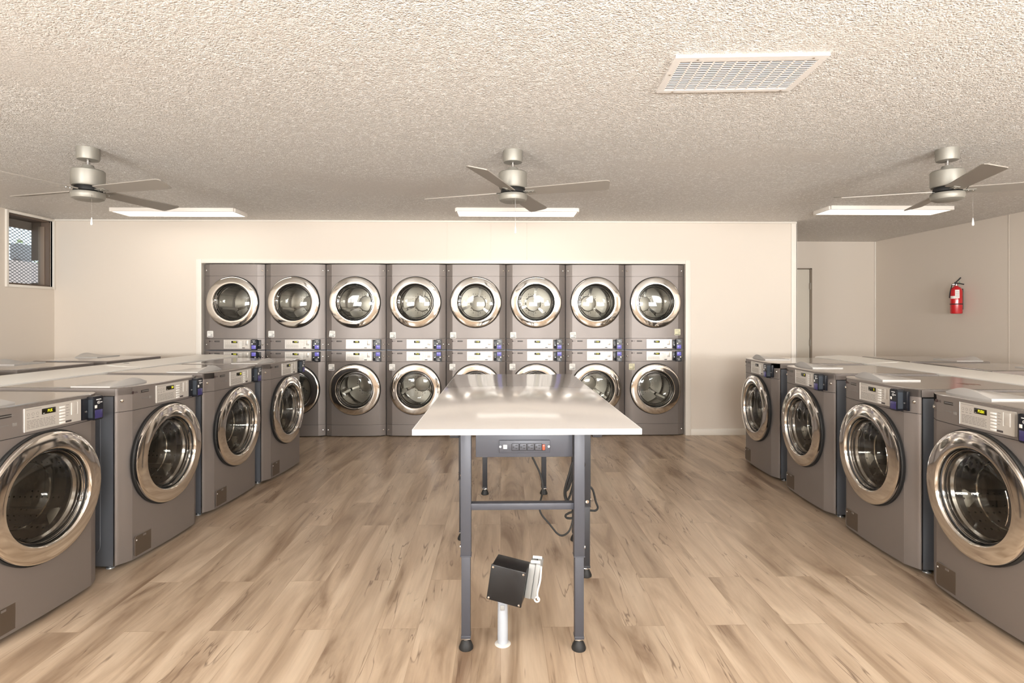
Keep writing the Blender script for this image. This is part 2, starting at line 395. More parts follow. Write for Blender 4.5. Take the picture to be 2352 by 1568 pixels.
# unseen street-side wall behind the camera, window layout made up to suit the light
m = MB(); ops = [(-4.0, -2.4), (-.45, 1.15), (2.6, 4.2)]; x = XL
for a, b in ops: m.box(x, YF - .12, 0, a, YF, ZC, 'wall'); x = b
m.box(x, YF - .12, 0, XR, YF, ZC, 'wall')
for a, b in ops: m.box(a, YF - .12, 0, b, YF, .85, 'wall'); m.box(a, YF - .12, 2.2, b, YF, ZC, 'wall')
struct('wall_front', m)
for i, (a, b) in enumerate(ops):
    m = MB(); t = .05
    m.box(a, YF - .1, .85, a + t, YF - .02, 2.2, 'frame_dark'); m.box(b - t, YF - .1, .85, b, YF - .02, 2.2, 'frame_dark')
    m.box(a, YF - .1, .85, b, YF - .02, .90, 'frame_dark'); m.box(a, YF - .1, 2.15, b, YF - .02, 2.2, 'frame_dark')
    m.box((a + b) / 2 - t / 2, YF - .1, .90, (a + b) / 2 + t / 2, YF - .02, 2.15, 'frame_dark')
    o = struct('window_%d' % (i + 2), m)
    g = MB(); g.box(a + t, YF - .062, .90, b - t, YF - .058, 2.15, 'pane'); g.obj('pane', o)
# trims
m = MB(); m.box(XL + .001, YB - .015, ZC - .022, XE, YB - .0005, ZC - .0005, 'trim', .004); struct('trim_1', m)      # strip under ceiling on the dryer wall
m = MB()                                                                                                     # casing round the dryer opening
m.box(DX0 - .062, YB - .012, 0, DX0, YB - .0005, DZ + .045, 'trim', .003); m.box(DX1, YB - .012, 0, DX1 + .062, YB - .0005, DZ + .045, 'trim', .003)
m.box(DX0, YB - .012, DZ, DX1, YB - .0005, DZ + .045, 'trim', .003); struct('trim_2', m)
m = MB(); m.box(XE - .055, YB - .012, 0, XE + .010, YB - .0005, ZC - .022, 'trim', .003); m.box(XE - .0005, YB - .012, 0, XE + .011, YB + .04, ZC - .001, 'trim', .003); struct('trim_3', m)
m = MB(); m.box(XR - .02, YA - .02, 0, XR - .0005, YA - .0005, ZC - .001, 'trim', .006); struct('trim_4', m)
m = MB(); m.box(DX1 + .063, YB - .014, 0, XE - .056, YB - .0005, .075, 'trim', .004); struct('baseboard_back', m)
m = MB(); m.box(XL + .001, YB - .014, 0, DX0 - .063, YB - .0005, .075, 'trim', .004); struct('baseboard_left', m)
m = MB(); m.box(XR - .014, YF + .05, 0, XR - .0005, YA - .03, .075, 'trim', .004); struct('baseboard_right', m)
# seams of the wall panelling
for k, x in enumerate((-.62, -.12, .30)):
    m = MB(); m.box(x, YB - .0025, DZ + .046, x + .012, YB - .0003, ZC - .023, 'wall', .0008); struct('trim_%d' % (k + 5), m)
for k, y in enumerate((4.6, 5.15, 5.5, 5.9)):
    m = MB(); m.box(XR - .0025, y, .08, XR - .0003, y + .012, ZC - .002, 'wall', .0008); struct('trim_%d' % (k + 8), m)
# alcove door
m = MB(); m.box(3.64, YA - .030, .01, 4.53, YA - .004, 2.075, 'door', .003); d1 = struct('door_1', m)
m = MB(); m.box(4.536, YA - .034, 0, 4.566, YA - .0006, 2.095, 'hinge', .002); m.box(3.6, YA - .034, 2.08, 4.566, YA - .0006, 2.095, 'hinge', .002); m.obj('door_frame', d1)
for z in (.25, 1.0, 1.83):
    m = MB(); m.box(4.522, YA - .046, z - .045, 4.548, YA - .031, z + .045, 'hinge', .003); m.turn([(.007, z - .05), (.007, z + .05)], 'chrome_dark', 10, Tm(4.535, YA - .048, 0)); m.obj('hinge', d1)

# ------------------------------------------------------------ left window: frame, brown boxed surround, expanded metal screen
m = MB(); t = .028
m.box(XL - .02, WY0 - t, WZ0 - t, XL + .018, WY0, WZ1 + t, 'trim', .003); m.box(XL - .02, WY1, WZ0 - t, XL + .018, WY1 + t, WZ1 + t, 'trim', .003)
m.box(XL - .02, WY0, WZ0 - t, XL + .018, WY1, WZ0, 'trim', .003); m.box(XL - .02, WY0, WZ1, XL + .018, WY1, WZ1 + t, 'trim', .003)
wn = struct('window_1', m)
m = MB(); X0, X1 = XL - .22, XL - .021
m.box(X0, WY0, WZ0, X1, WY0 + .015, WZ1, 'brown'); m.box(X0 + .075, WY1 - .015, WZ0, X1, WY1, WZ1, 'brown'); m.box(X0, WY1 - .015, WZ0, X0 + .075, WY1, WZ0 + .045, 'brown'); m.box(X0, WY1 - .015, WZ0 + .30, X0 + .075, WY1, WZ1, 'brown'); m.box(X0, WY0, WZ0, X1, WY1, WZ0 + .015, 'brown'); m.box(X0, WY0, WZ1 - .015, X1, WY1, WZ1, 'brown'); m.obj('window_reveal', wn)
m = MB()
m.box(X0 - .03, WY0, WZ0, X0, WY0 + .255, WZ1, 'brown'); m.box(X0 - .03, WY0 + .255, WZ1 - .10, X0, WY1, WZ1, 'brown'); m.box(X0 - .03, WY0 + .255, WZ0, X0, WY1, WZ0 + .035, 'brown')
m.box(X0 + .08, WY1 - .022, WZ0 + .02, X1 - .05, WY1 - .015, WZ1 - .06, 'brown2', .002); m.obj('window_shutter', wn)
m = MB(); g = .0
def strand(m, y0, z0, y1, z1, x):
    d = Vector((0, y1 - y0, z1 - z0)); L = d.length
    if L < .01: return
    n = Vector((0, -d.z, d.y)).normalized() * .0022; p = Vector((x, y0, z0)); q = Vector((x, y1, z1)); e = Vector((.002, 0, 0))
    m.add([p - n - e, p + n - e, p + n + e, p - n + e, q - n - e, q + n - e, q + n + e, q - n + e], [(0, 1, 5, 4), (1, 2, 6, 5), (2, 3, 7, 6), (3, 0, 4, 7)], 'mesh')
ya, yb, za, zb = WY0 + .2, WY1 + .25, WZ0, WZ1; sl = .62; st = .036
k = za - (yb - ya) * sl
while k < zb:
    for s_ in (1, -1):
        # z = k + s*(y-ya)*sl
        zz0 = k if s_ == 1 else k + (yb - ya) * sl
        pts = []
        y_a, y_b = ya, yb
        f0, f1 = zz0, zz0 + s_ * (yb - ya) * sl
        lo, hi = (f0, f1) if f0 < f1 else (f1, f0)
        if hi <= za or lo >= zb: continue
        def yat(z): return ya + (z - zz0) / (s_ * sl)
        c = sorted([min(max(yat(za), ya), yb), min(max(yat(zb), ya), yb)])
        strand(m, c[0], zz0 + s_ * (c[0] - ya) * sl, c[1], zz0 + s_ * (c[1] - ya) * sl, X0 - .045)
    k += st
m.obj('metal_screen', wn)
m = MB(); m.box(XL - .118, WY0 + .015, WZ0 + .015, XL - .114, WY1 - .015, WZ1 - .015, 'pane'); m.obj('pane', wn)
# outside, seen through the window
m = MB(); m.box(-14, 2, -.12, -5.4, 14, -.1, 'concrete'); struct('ground_outside', m)
m = MB(); m.box(-7.4, 6.1, 0, -7.2, 9.6, 2.22, 'outwall'); tag(m.obj('garden_wall'), 'pinkish low wall outside the screened window', 'wall')
m = MB(); m.box(-7.33, 8.40, 2.24, -7.2, 8.70, 2.48, 'outgrey', .02); m.box(-7.33, 8.45, 2.22, -7.2, 8.65, 2.242, 'outgrey'); tag(m.obj('utility_box'), 'plain grey box outside behind the window screen', 'utility box')
m = MB(); rr = random.Random(3)
for i in range(70):
    p = Vector((-9.6 + rr.gauss(0, .25), 11.75 + rr.gauss(0, .18), 2.75 + rr.gauss(0, .22))); a = rr.random() * 6.3; s_ = .05 + rr.random() * .05
    u = Vector((math.cos(a), math.sin(a), rr.uniform(-.6, .6))) * s_; v_ = Vector((-math.sin(a), math.cos(a), rr.uniform(-.8, .8))) * s_ * .6
    m.add([p - u, p - v_, p + u, p + v_], [(0, 1, 2, 3)], 'leaf')
m.turn([(.07, 0), (.05, 2.3)], 'brown', 8, Tm(-9.6, 11.75, 0)); tag(m.obj('tree'), 'pale green tree outside seen through the window screen', 'tree')

# ------------------------------------------------------------ machines
HW = .343; FH = .27; YC = -.040; YM = -.052
def yfront(x):
    a = abs(x)
    if a <= FH: return YM + (YC - YM) * (a / FH) ** 2
    if a <= .326: t = (a - FH) / (.326 - FH); return YC + (.028) * (t * .8 + .2 * t * t)
    t = (a - .326) / (HW - .326); return YC + .028 + .012 * min(1, t) ** 1.5
XS = [-.343, -.340, -.334, -.326, -.312, -.298, -.284, -.27]
def side_strips(m, z0, z1, mt):
    for sg in (1, -1):
        xs = [x * sg for x in XS]; n = len(xs)
        v = [(x, yfront(x), z) for z in (z0, z1) for x in xs]
        m.add(v, [(i, i + 1, i + 1 + n, i + n) for i in range(n - 1)], mt)
def caps(m, z0, z1, mt, ends=True):
    xs = XS + [-.18, -.09, 0, .09, .18] + [-x for x in XS[::-1]]
    n = len(xs)
    for z in (z0, z1):
        v = [(x, yfront(x), z) for x in xs] + [(x, .004, z) for x in xs]
        m.add(v, [(i, i + 1, i + 1 + n, i + n) for i in range(n - 1)], mt)
    for sg in (-1, 1):
        x = sg * HW; m.add([(x, yfront(x), z0), (x, .004, z0), (x, .004, z1), (x, yfront(x), z1)], [(0, 1, 2, 3)], mt)
def front_plain(m, z0, z1, mt):
    side_strips(m, z0, z1, mt)
    xs = [-.27 + .54 * i / 12 for i in range(13)]
    v = [(x, yfront(x), z) for z in (z0, z1) for x in xs]
    m.add(v, [(i, i + 1, i + 14, i + 13) for i in range(12)], mt); caps(m, z0, z1, mt)
def front_hole(m, z0, z1, zc, r, mt):
    side_strips(m, z0, z1, mt); caps(m, z0, z1, mt)
    cor = [math.atan2(z - zc, x) for x in (-FH, FH) for z in (z0, z1)]
    an = sorted(set([round(2 * PI * i / 72 - PI, 6) for i in range(72)] + [round(c, 6) for c in cor])); n = len(an); v = []; f = []
    ts = [0, .25, .5, .75, 1]
    for t in ts:
        for a in an:
            c, s_ = math.cos(a), math.sin(a)
            L = min((FH / abs(c)) if abs(c) > 1e-6 else 9, ((z1 - zc) / s_) if s_ > 1e-6 else 9, ((z0 - zc) / s_) if s_ < -1e-6 else 9)
            q = r + (L - r) * t; x, z = q * c, zc + q * s_; v.append((x, yfront(max(-FH, min(FH, x))), z))
    for i in range(len(ts) - 1):
        for j in range(n): j2 = (j + 1) % n; f.append((i * n + j, i * n + j2, (i + 1) * n + j2, (i + 1) * n + j))
    m.add(v, f, mt)
    # inner lip
    v = []; 
    for y in (None, .03):
        for a in an: x, z = r * math.cos(a), zc + r * math.sin(a); v.append((x, yfront(x) if y is None else y, z))
    m.add(v, [(j, (j + 1) % n, n + (j + 1) % n, n + j) for j in range(n)], 'seam')

def tilt_front(x):  # yaw of the bowed front at x
    return 0

_pm = {}
def P(name, build, parent, loc=None, rot=None, **k):
    """part whose mesh is shared between machines (built once per key)"""
    key = k.pop('key', name)
    if key not in _pm:
        mb = MB(); build(mb); _pm[key] = mb.mesh(name)
    return link(name, _pm[key], parent, loc, rot, **k)

def door(root, zc, kind):
    T0 = (0, -.052, zc)
    def ring(m):
        m.lathe([(.2885, .004), (.2895, .020), (.2882, .0262), (.2845, .0290), (.270, .0316), (.253, .0343), (.236, .0364), (.2205, .0378), (.2165, .0376), (.2125, .0345), (.2095, .027), (.206, .010), (.2055, .0)], 'chrome', 96)
        m.lathe([(.2055, .0), (.203, .006), (.1985, .007), (.196, -.004), (.190, -.03)], 'chrome_dark', 96)
        m.lathe([(.2885, .004), (.280, -.004), (.205, -.006)], 'rubber', 64)
    d = P('door', ring, root, T0, key='door_ring')
    def seal(m): m.lathe([(.270, -.008), (.2945, -.006), (.2965, .009), (.2925, .013), (.2895, .012)], 'rubber', 72)
    P('door_seal', seal, root, T0, key='door_seal')
    if kind == 'washer':
        P('door_glass', lambda m: m.lathe([(.1995, .004), (.185, .012), (.16, .020), (.12, .028), (.07, .033), (.02, .035), (.0005, .035)], 'glass', 64), d, key='wglass')
        P('glass_bowl', lambda m: m.lathe([(.192, -.02), (.178, -.05), (.160, -.085), (.145, -.115), (.128, -.135), (.09, -.145), (.03, -.148), (.0005, -.148)], 'bowl', 64), d, key='wbowl')
        P('bowl_rim', lambda m: (m.lathe([(.149, -.108), (.152, -.112), (.149, -.117), (.146, -.113), (.149, -.108)], 'chrome', 64), m.lathe([(.19, -.018), (.197, -.03), (.190, -.045), (.183, -.03), (.19, -.018)], 'chrome_dark', 64)), d, key='wrim')
    else:
        P('door_glass', lambda m: m.lathe([(.1995, .004), (.185, .008), (.16, .013), (.12, .019), (.07, .023), (.02, .025), (.0005, .025)], 'glass', 64), d, key='dglass')
        P('glass_bowl', lambda m: (m.lathe([(.182, -.03), (.176, -.05), (.160, -.06), (.09, -.066), (.03, -.068), (.0005, -.068)], 'bowl', 64), m.lathe([(.180, -.026), (.186, -.034), (.180, -.044), (.174, -.034), (.180, -.026)], 'chrome_dark', 64)), d, key='dbowl')
    # finger recess inside the ring
    a0 = 0 if kind == 'washer' else PI
    def hand(m):
        v = []; n = 12
        for i in range(n + 1):
            a = a0 - .42 + .84 * i / n
            for r, h in ((.196, .016), (.183, .019)): v.append((r * math.cos(a), -h, r * math.sin(a)))
        m.add(v, [(2 * i, 2 * i + 2, 2 * i + 3, 2 * i + 1) for i in range(n)], 'badge')
        for r, h in ((.197, .0165), (.182, .0195)): m.tube([(r * math.cos(a0 - .42 + .84 * i / n), -h, r * math.sin(a0 - .42 + .84 * i / n)) for i in range(n + 1)], .0018, 'chrome', 6, smooth=False)
    P('handle', hand, d, key='handle_' + kind)
    # drum and gasket
    P('gasket', lambda m: m.lathe([(.204, .02), (.212, -.01), (.200, -.035), (.208, -.06), (.215, -.09), (.245, -.10)], 'gasket', 64), root, T0, key='gasket')
    def drum(m):
        m.lathe([(.235, -.10), (.250, -.11), (.252, -.52), (.235, -.545), (.10, -.56), (.09, -.545), (.03, -.54), (.0005, -.54)], 'drum', 64)
        for k in range(3):
            a = R(80 + 120 * k); c, s_ = math.cos(a), math.sin(a)
            Tr = Matrix.Rotation(-a, 4, 'Y')
            m.prism([(.252, -.045), (.195, -.012), (.195, .012), (.252, .045)], .13, .50, 'drum', Tr)
            m.prism([(.09, -.012), (.235, -.022), (.235, .022), (.09, .012)], .535, .552, 'chrome_dark', Tr)
    P('drum', drum, root, T0, key='drum')

def controls(root, zb, kind, disp, bracket, dim, flip):
    """control band: bottom at zb, height .128"""
    z0, z1 = zb + .0015, zb + .1275
    b = P('control_panel', lambda m: front_plain(m, z0, z1, 'steel'), root, key='band%.3f' % zb)
    zc = zb + .064; yf = lambda x: yfront(x) - .0015
    def logo(m):
        T = Tm(-.268, yf(-.268), zb + .098)
        m.lathe([(.0085, 0), (.0085, .001), (.0005, .001)], 'logo', 20, T)
        m.text('LG', .0165, 'logo', Tm(-.246, yf(-.246) - .0003, zb + .098))
    P('logo', logo, b, key='logo%.3f' % zb)
    def badge(m):
        m.box(-.212, yf(-.2) - .0012, zb + .090, -.128, yf(-.2) + .002, zb + .105, 'badge', .001)
        m.box(-.205, yf(-.2) - .0018, zb + .0960, -.135, yf(-.2) - .001, zb + .0992, 'face_ink')
        if kind == 'washer':
            m.text('Direct Drive', .0085, 'face_ink', Tm(-.185, yf(-.2) - .0006, zb + .058)); m.box(-.275, yf(-.24) - .0002, zb + .044, -.13, yf(-.2) + .002, zb + .0452, 'face_ink')
            m.box(-.148, yf(-.15) - .0012, zb + .050, -.13, yf(-.15) + .002, zb + .064, 'face_ink')
    P('name_badge', badge, b, key='badge%s%.3f' % (kind, zb))
    def face(m):
        y = YM - .0035
        m.prism(rrect(-.102, zb + .014, .192, zb + .117, .003), y, y + .012, 'face')
        m.tube([(-.102, y, zb + .014), (-.102, y, zb + .117)], .0014, 'white_plastic', 6); 
        e = y - .0003
        rg = random.Random(5)
        for r in range(6):       # rows of instructions, too small to read
            x = -.09; zz = zb + .026 + r * .0066
            while x < .045:
                L = rg.uniform(.008, .022); m.box(x, e, zz, min(x + L, .05), e + .001, zz + .0022, 'face_ink'); x += L + .003
        for r, xx in enumerate((-.083, -.061, -.039)):
            m.lathe([(.0065, 0), (.0065, .0006), (.0055, .0006)], 'face_ink', 16, Tm(xx, e + .0004, zb + .088)); m.box(xx - .006, e, zb + .072, xx + .006, e + .001, zb + .0742, 'face_ink')
        m.box(-.094, e, zb + .109, -.02, e + .001, zb + .1105, 'face_ink')
        for r in range(5): m.box(.108, e, zb + .050 + r * .0125, .108 + .012 + (r * 7 % 3) * .004, e + .001, zb + .052 + r * .0125, 'face_ink')
        m.box(.138, e - .001, zb + .052, .170, e + .001, zb + .106, 'face', .001); m.box(.136, e - .0015, zb + .050, .139, e + .001, zb + .108, 'white_plastic'); m.box(.169, e - .0015, zb + .050, .172, e + .001, zb + .108, 'white_plastic')
    P('faceplate', face, b, key='face%.3f' % zb)
    def dsp(m):
        y = YM - .0045; m.box(-.018, y, zb + .078, .052, y + .004, zb + .103, 'disp', .0008)
        m.text(disp, .019, 'digit', Tm(.022 if len(disp) > 2 else .036, y - .0006, zb + .0905), sx=.75)
        m.box(-.013, y - .0006, zb + .082, -.005, y, zb + .0835, 'white_ink')
    P('display', dsp, b, key='disp%s%.3f' % (disp, zb))
    for k in range(6):
        P('button', lambda m: m.box(.0, 0, 0, .030, .003, .0085, 'white_btn', .001), b, (.072, YM - .0060, zb + .019 + k * .0143), key='btn')
    P('start_button', lambda m: m.box(0, 0, 0, .030, .003, .009, 'dark_btn', .001), b, (.106, YM - .0058, zb + .019), key='sbtn')
    # card reader
    rx, bx = (.268, -1) if bracket < 0 else (.246, 1)
    sm = 'screen_dim' if dim else 'screen'
    def body(m):
        m.prism([(p[0], p[1]) for p in rrect(-.031, -.059, .031, .059, .008)], -.032, .0, 'plastic')
        m.prism(rrect(-.0285, -.0565, .0285, .0565, .007), -.036, -.032, 'plastic')
        m.box(-.0315, -.0315, -.045, -.0300, -.002, .045, 'plastic_side'); m.box(.0300, -.0315, -.045, .0315, -.002, .045, 'plastic_side')
        m.box(-.015, -.0366, .0410, .015, -.0358, .0452, 'white_ink', .0003)
        m.tube([(.0 + .008 * math.cos(2 * PI * i / 16), -.0365, .028 + .0065 * math.sin(2 * PI * i / 16)) for i in range(16)], .0008, 'white_ink', 5, smooth=False, closed=True)
        m.lathe([(.0035, 0), (.0035, .0005), (.002, .0005)], 'white_ink', 12, Tm(0, -.036, .028)); m.box(.012, -.0366, .026, .022, -.0358, .030, 'white_ink')
    rd = P('card_reader', body, root, (rx, YM + .006, zb + .062), (0, PI if flip else 0, 0), key='reader')
    P('screen', lambda m: m.box(-.0235, -.0372, -.050, .0235, -.0355, -.008, sm, .0008), rd, key='scr' + sm)
    P('reader_sticker', lambda m: m.box(-.024, -.0370, .001, -.010, -.0358, .016, 'white_btn', .0005), rd, key='rst')
    def br(m):
        m.box(-.018, -.006, -.052, .018, .010, .052, 'plastic', .002); m.lathe([(.005, 0), (.005, .004), (.0005, .0045)], 'chrome', 12, Tm(0, -.005, -.012))
    P('bracket', br, root, (rx + bx * .046, YM + .004 + (.004 if bx > 0 else 0), zb + .062), key='bracket')
    for sx in (-1, 1):
        P('lock_screw', lambda m: m.lathe([(.009, -.002), (.009, .003), (.006, .006), (.0005, .007)], 'chrome', 16), root, (sx * .318, yfront(.318) - .001, zb + .060), (0, 0, sx * R(28)), key='lock')

def sticker(root, num, x, z, mt='sticker', tilt=0):
    def bld(m):
        m.prism(rrect(-.035, -.036, .035, .036, .009), -.0012, .0004, mt)
        m.text(num, .034, 'ink', Tm(.016, -.0016, -.010), sx=.8)
        m.box(-.028, -.0018, -.029, .028, -.001, -.0235, 'ink')
        for k in range(3): m.box(-.027, -.0018, .010 + k * .007, .026 - k * .006, -.001, .0115 + k * .007, 'face_ink')
    P('number_sticker', bld, root, (x, yfront(x) - .0015, z), (0, tilt, 0), key='st' + num)

def cabinet_geo(m, H0, H1, D, top):
    t = .004
    m.box(-HW, .004, H0, -HW + t, D, H1, 'steel_side'); m.box(HW - t, .004, H0, HW, D, H1, 'steel_side')
    m.box(-HW, D - t, H0, HW, D, H1, 'steel_side'); m.box(-HW, .004, H0, HW, D, H0 + t, 'steel_side')
    if top: m.box(-HW, .004, H1 - t, HW, D, H1, 'steel_side')

def washer(root, disp, bracket, dim, detail=True):
    def cab(m):
        cabinet_geo(m, .020, .940, .685, True)
        m.box(-HW - .0012, .004, .022, -HW + .001, .010, .94, 'chrome_dark'); m.box(HW - .001, .004, .022, HW + .0012, .010, .94, 'chrome_dark')
        for sx in (-1, 1):
            P_ = [(sx * (HW + .0002), .085 + (p[0]), p[1]) for p in rrect(0, .085, .52, .865, .05)]
            m.tube(P_, .003, 'steel_side', 6, smooth=False, closed=True)
            m.tube([(sx * (HW + .0002), .110 + p[0], p[1]) for p in rrect(0, .36, .12, .41, .024)], .006, 'steel_side', 8, smooth=False, closed=True)
    P('cabinet', cab, root, key='wcab')
    P('front_panel', lambda m: (front_hole(m, .026, .8525, .560, .205, 'steel'), m.tube([(x, yfront(x) - .0004, .8535) for x in (-.33, -.27, -.15, 0, .15, .27, .33)], .0014, 'seam', 5, smooth=False)), root, key='wfront')
    def top(m):
        xs = XS + [-.18, -.09, 0, .09, .18] + [-x for x in XS[::-1]]
        pl = [(x, yfront(x)) for x in xs] + [(HW, .685), (-HW, .685)]; n = len(pl)
        # bevelled slab following the bow of the front
        cx, cy = 0, .32
        def ring(z, ins): return [(cx + (p[0] - cx) * (1 - ins / .343), cy + (p[1] - cy) * (1 - ins / .36), z) for p in pl]
        v = ring(.9815, 0) + ring(.985, .004); v += ring(.943, 0) + ring(.981, 0)
        m.add([*v[2 * n:], ], [[i, (i + 1) % n, n + (i + 1) % n, n + i] for i in range(n)], 'steel')
        m.add(ring(.981, 0) + ring(.9845, .005) + ring(.986, .02) + ring(.9855, .05), [[k * n + i, k * n + (i + 1) % n, (k + 1) * n + (i + 1) % n, (k + 1) * n + i] for k in range(3) for i in range(n)] + [list(range(3 * n, 4 * n))], 'steel_top')
        m.add(ring(.943, 0), [list(range(n))], 'seam')
    def topf(m):
        # front rail only above control band is part of the band; slab starts behind it
        top(m)
    P('top_panel', topf, root, key='wtop')
    def lid(m):
        nx, ny = 24, 14; x0, x1, y0, y1 = -.325, -.045, .045, .27; v = []
        for j in range(ny + 1):
            for i in range(nx + 1):
                u = i / nx; q = j / ny; g = max(0, 1 - q * 1.35) ** 1.3; h = math.sin(PI * u) ** 1.2 * .033 * g + .007
                y = y0 - .012 * math.sin(PI * u) * (1 - q) + (y1 - y0) * q
                v.append((x0 + (x1 - x0) * u, y, .985 + h))
        n = nx + 1; f = [(j * n + i, j * n + i + 1, (j + 1) * n + i + 1, (j + 1) * n + i) for j in range(ny) for i in range(nx)]
        m.add(v, f, 'lid')
        edge = [i for i in range(n)] + [j * n + nx for j in range(1, ny + 1)] + [ny * n + i for i in range(nx - 1, -1, -1)] + [j * n for j in range(ny - 1, 0, -1)]
        E = [v[i] for i in edge]; k = len(E)
        m.add(E + [(e[0], e[1], .985) for e in E], [(i, (i + 1) % k, k + (i + 1) % k, k + i) for i in range(k)], 'lid')
    P('dispenser_lid', lid, root, key='wlid')
    if not detail: return
    door(root, .560, 'washer')
    controls(root, .8535, 'washer', disp, bracket, dim, False)
    def hatch(m):
        m.prism(rrect(-.262, .040, -.118, .150, .012), yfront(-.2) - .0035, yfront(-.2) + .003, 'hatch'); m.tube([(x, yfront(-.2) - .003, z) for x, z in rrect(-.263, .039, -.117, .151, .012)], .0013, 'steel', 6, smooth=False, closed=True)
    h = P('drain_hatch', hatch, root, key='hatch')
    P('hatch_latch', lambda m: (m.box(-.20, yfront(-.2) - .006, .134, -.178, yfront(-.2) - .003, .144, 'steel', .001), m.lathe([(.004, 0), (.004, .002), (.0005, .0025)], 'white_btn', 10, Tm(-.250, yfront(-.2) - .003, .128))), h, key='latch')
    for sx in (-1, 1):
        for y in (.05, .62):
            P('foot', lambda m: (m.turn([(.020, 0), (.022, .003), (.020, .007), (.009, .009), (.008, .024)], 'zinc', 14),), root, (sx * (HW - .028), y, 0), key='wfoot')

def dryer(root, upper, disp, num, bracket, x, z, mt, tilt):
    if upper:
        P('cabinet', lambda m: cabinet_geo(m, .003, .984, .70, True), root, key='ucab')
        P('front_panel', lambda m: front_hole(m, .1345, .8495, .549, .205, 'steel'), root, key='ufront')
        P('top_fascia', lambda m: front_plain(m, .8515, .984, 'steel'), root, key='ufascia')
        door(root, .549, 'dryer'); controls(root, .004, 'dryer', disp, bracket, False, False)
        for sx in (-1, 1):
            P('lock_screw', lambda m: m.lathe([(.009, -.002), (.009, .003), (.006, .006), (.0005, .007)], 'chrome', 16), root, (sx * .318, yfront(.318) - .001, .915), (0, 0, sx * R(28)), key='lock')
    else:
        P('cabinet', lambda m: cabinet_geo(m, .012, .992, .70, True), root, key='lcab')
        P('kick_panel', lambda m: front_plain(m, .012, .1385, 'steel'), root, key='lkick')
        P('front_panel', lambda m: front_hole(m, .1405, .8595, .545, .205, 'steel'), root, key='lfront')
        door(root, .545, 'dryer'); controls(root, .8610, 'dryer', disp, bracket, False, True)
        for sx in (-1, 1):
            P('lock_screw', lambda m: m.lathe([(.009, -.002), (.009, .003), (.006, .006), (.0005, .007)], 'chrome', 16), root, (sx * .318, yfront(.318) - .001, .075), (0, 0, sx * R(28)), key='lock')
            for y in (.03, .62): P('foot', lambda m: m.turn([(.022, 0), (.022, .004), (.010, .006), (.010, .014)], 'rubber', 12), root, (sx * .3, y, 0), key='lfoot')
    if num: sticker(root, num, x, z, mt, tilt)

# stacks set in the back wall, numbered 31/32 (left) to 17/18 (right)
PITCH = .6926; X0S = -3.402 + PITCH / 2
for k in range(8):
    up, lo = 31 - 2 * k, 32 - 2 * k; cx = X0S + k * PITCH
    last = k == 7
    place = {0: 'left end of the row', 7: 'right end beside the bare wall'}.get(k, 'between stickers %d and %d' % (up + 2, up - 2))
    r = thing('dryer', 'upper grey stacked machine with sticker number %d, %s' % (up, place), 'dryer', (cx, 6.43, .996), 0, 'upper machines of the stacks in the back wall')
    dryer(r, True, 'PUSH', str(up), -1 if k not in (0,) else 1, .262 if last else -.262, .205 if last else (.185 if k in (0, 1, 2) else .17) + .0, 'sticker_y' if last else 'sticker', R((0, 0, 6, 0, 0, 0, -3, 0)[k]))
    pl2 = {0: 'mostly hidden behind the left row of washers', 1: 'half hidden by the farthest left washer'}.get(k, 'under the machine numbered %d' % up)
    r = thing('dryer', ('leftmost lower stacked machine, %s' % pl2) if k == 0 else ('second lower stacked machine from the left, %s' % pl2) if k == 1 else 'lower grey stacked machine with sticker number %d, %s' % (lo, pl2), 'dryer', (cx, 6.43, 0), 0, 'lower machines of the stacks in the back wall')
    dryer(r, False, 'PUSH', str(lo), 1 if k == 0 else -1, -.27, .80, 'sticker_y' if last else 'sticker', 0)

# rows of washers facing the aisle
def corner_root(cx, cy, yaw, sgn):
    return (cx + sgn * .343 * math.sin(R(yaw)), cy + .343 * math.cos(R(yaw)))
AL = 4.5; AR = 2.75
left = [(-2.140, 2.205, 'PUS', 'nearest to the camera, cut by the left edge'), (-2.083, 3.032, 'SH', 'second from the front'), (-2.050, 3.844, 'SH', 'third from the front'), (-1.961, 4.579, 'P', 'farthest, beside the stacked machines')]
for i, (cx, cy, d, l) in enumerate(left):
    x, y = corner_root(cx, cy, AL, 1)
    r = thing('washing_machine', 'front-load grey washer in left aisle row, %s' % l, 'washing machine', (x, y, 0), R(90 - AL), 'left aisle row of front-load washers')
    washer(r, d, -1, True)
right = [(2.197, 2.115, 'PUSH', 'nearest to the camera, cut by the right edge', -1), (2.236, 2.898, 'S', 'second from the front, brown smear on its top', 1), (2.285, 3.730, 'P', 'third from the front', 1), (2.330, 4.570, '', 'farthest, beside the bare back wall', 1)]
for i, (cx, cy, d, l, bk) in enumerate(right):
    x, y = corner_root(cx, cy, AR, 1)
    r = thing('washing_machine', 'front-load grey washer in right aisle row, %s' % l, 'washing machine', (x, y, 0), R(-90 - AR), 'right aisle row of front-load washers')
    washer(r, d or ' ', bk, True)
    if i == 1:
        def sm(m):
            for q, (a, b, L) in enumerate(((.05, .40, .10), (.03, .43, .13), (.07, .46, .09))):
                v = [(a + L * t, b + .012 * math.sin(3 * t) + s_ * .007 * math.sin(PI * t), .9861) for s_ in (-1, 1) for t in [k / 8 for k in range(9)]]
                m.add(v, [(k, k + 1, k + 10, k + 9) for k in range(8)], M['smear'])
        M['smear'] = mat('brown_stain', (.28, .13, .09), .6); P('stain', sm, r, label='brown smear on the top')
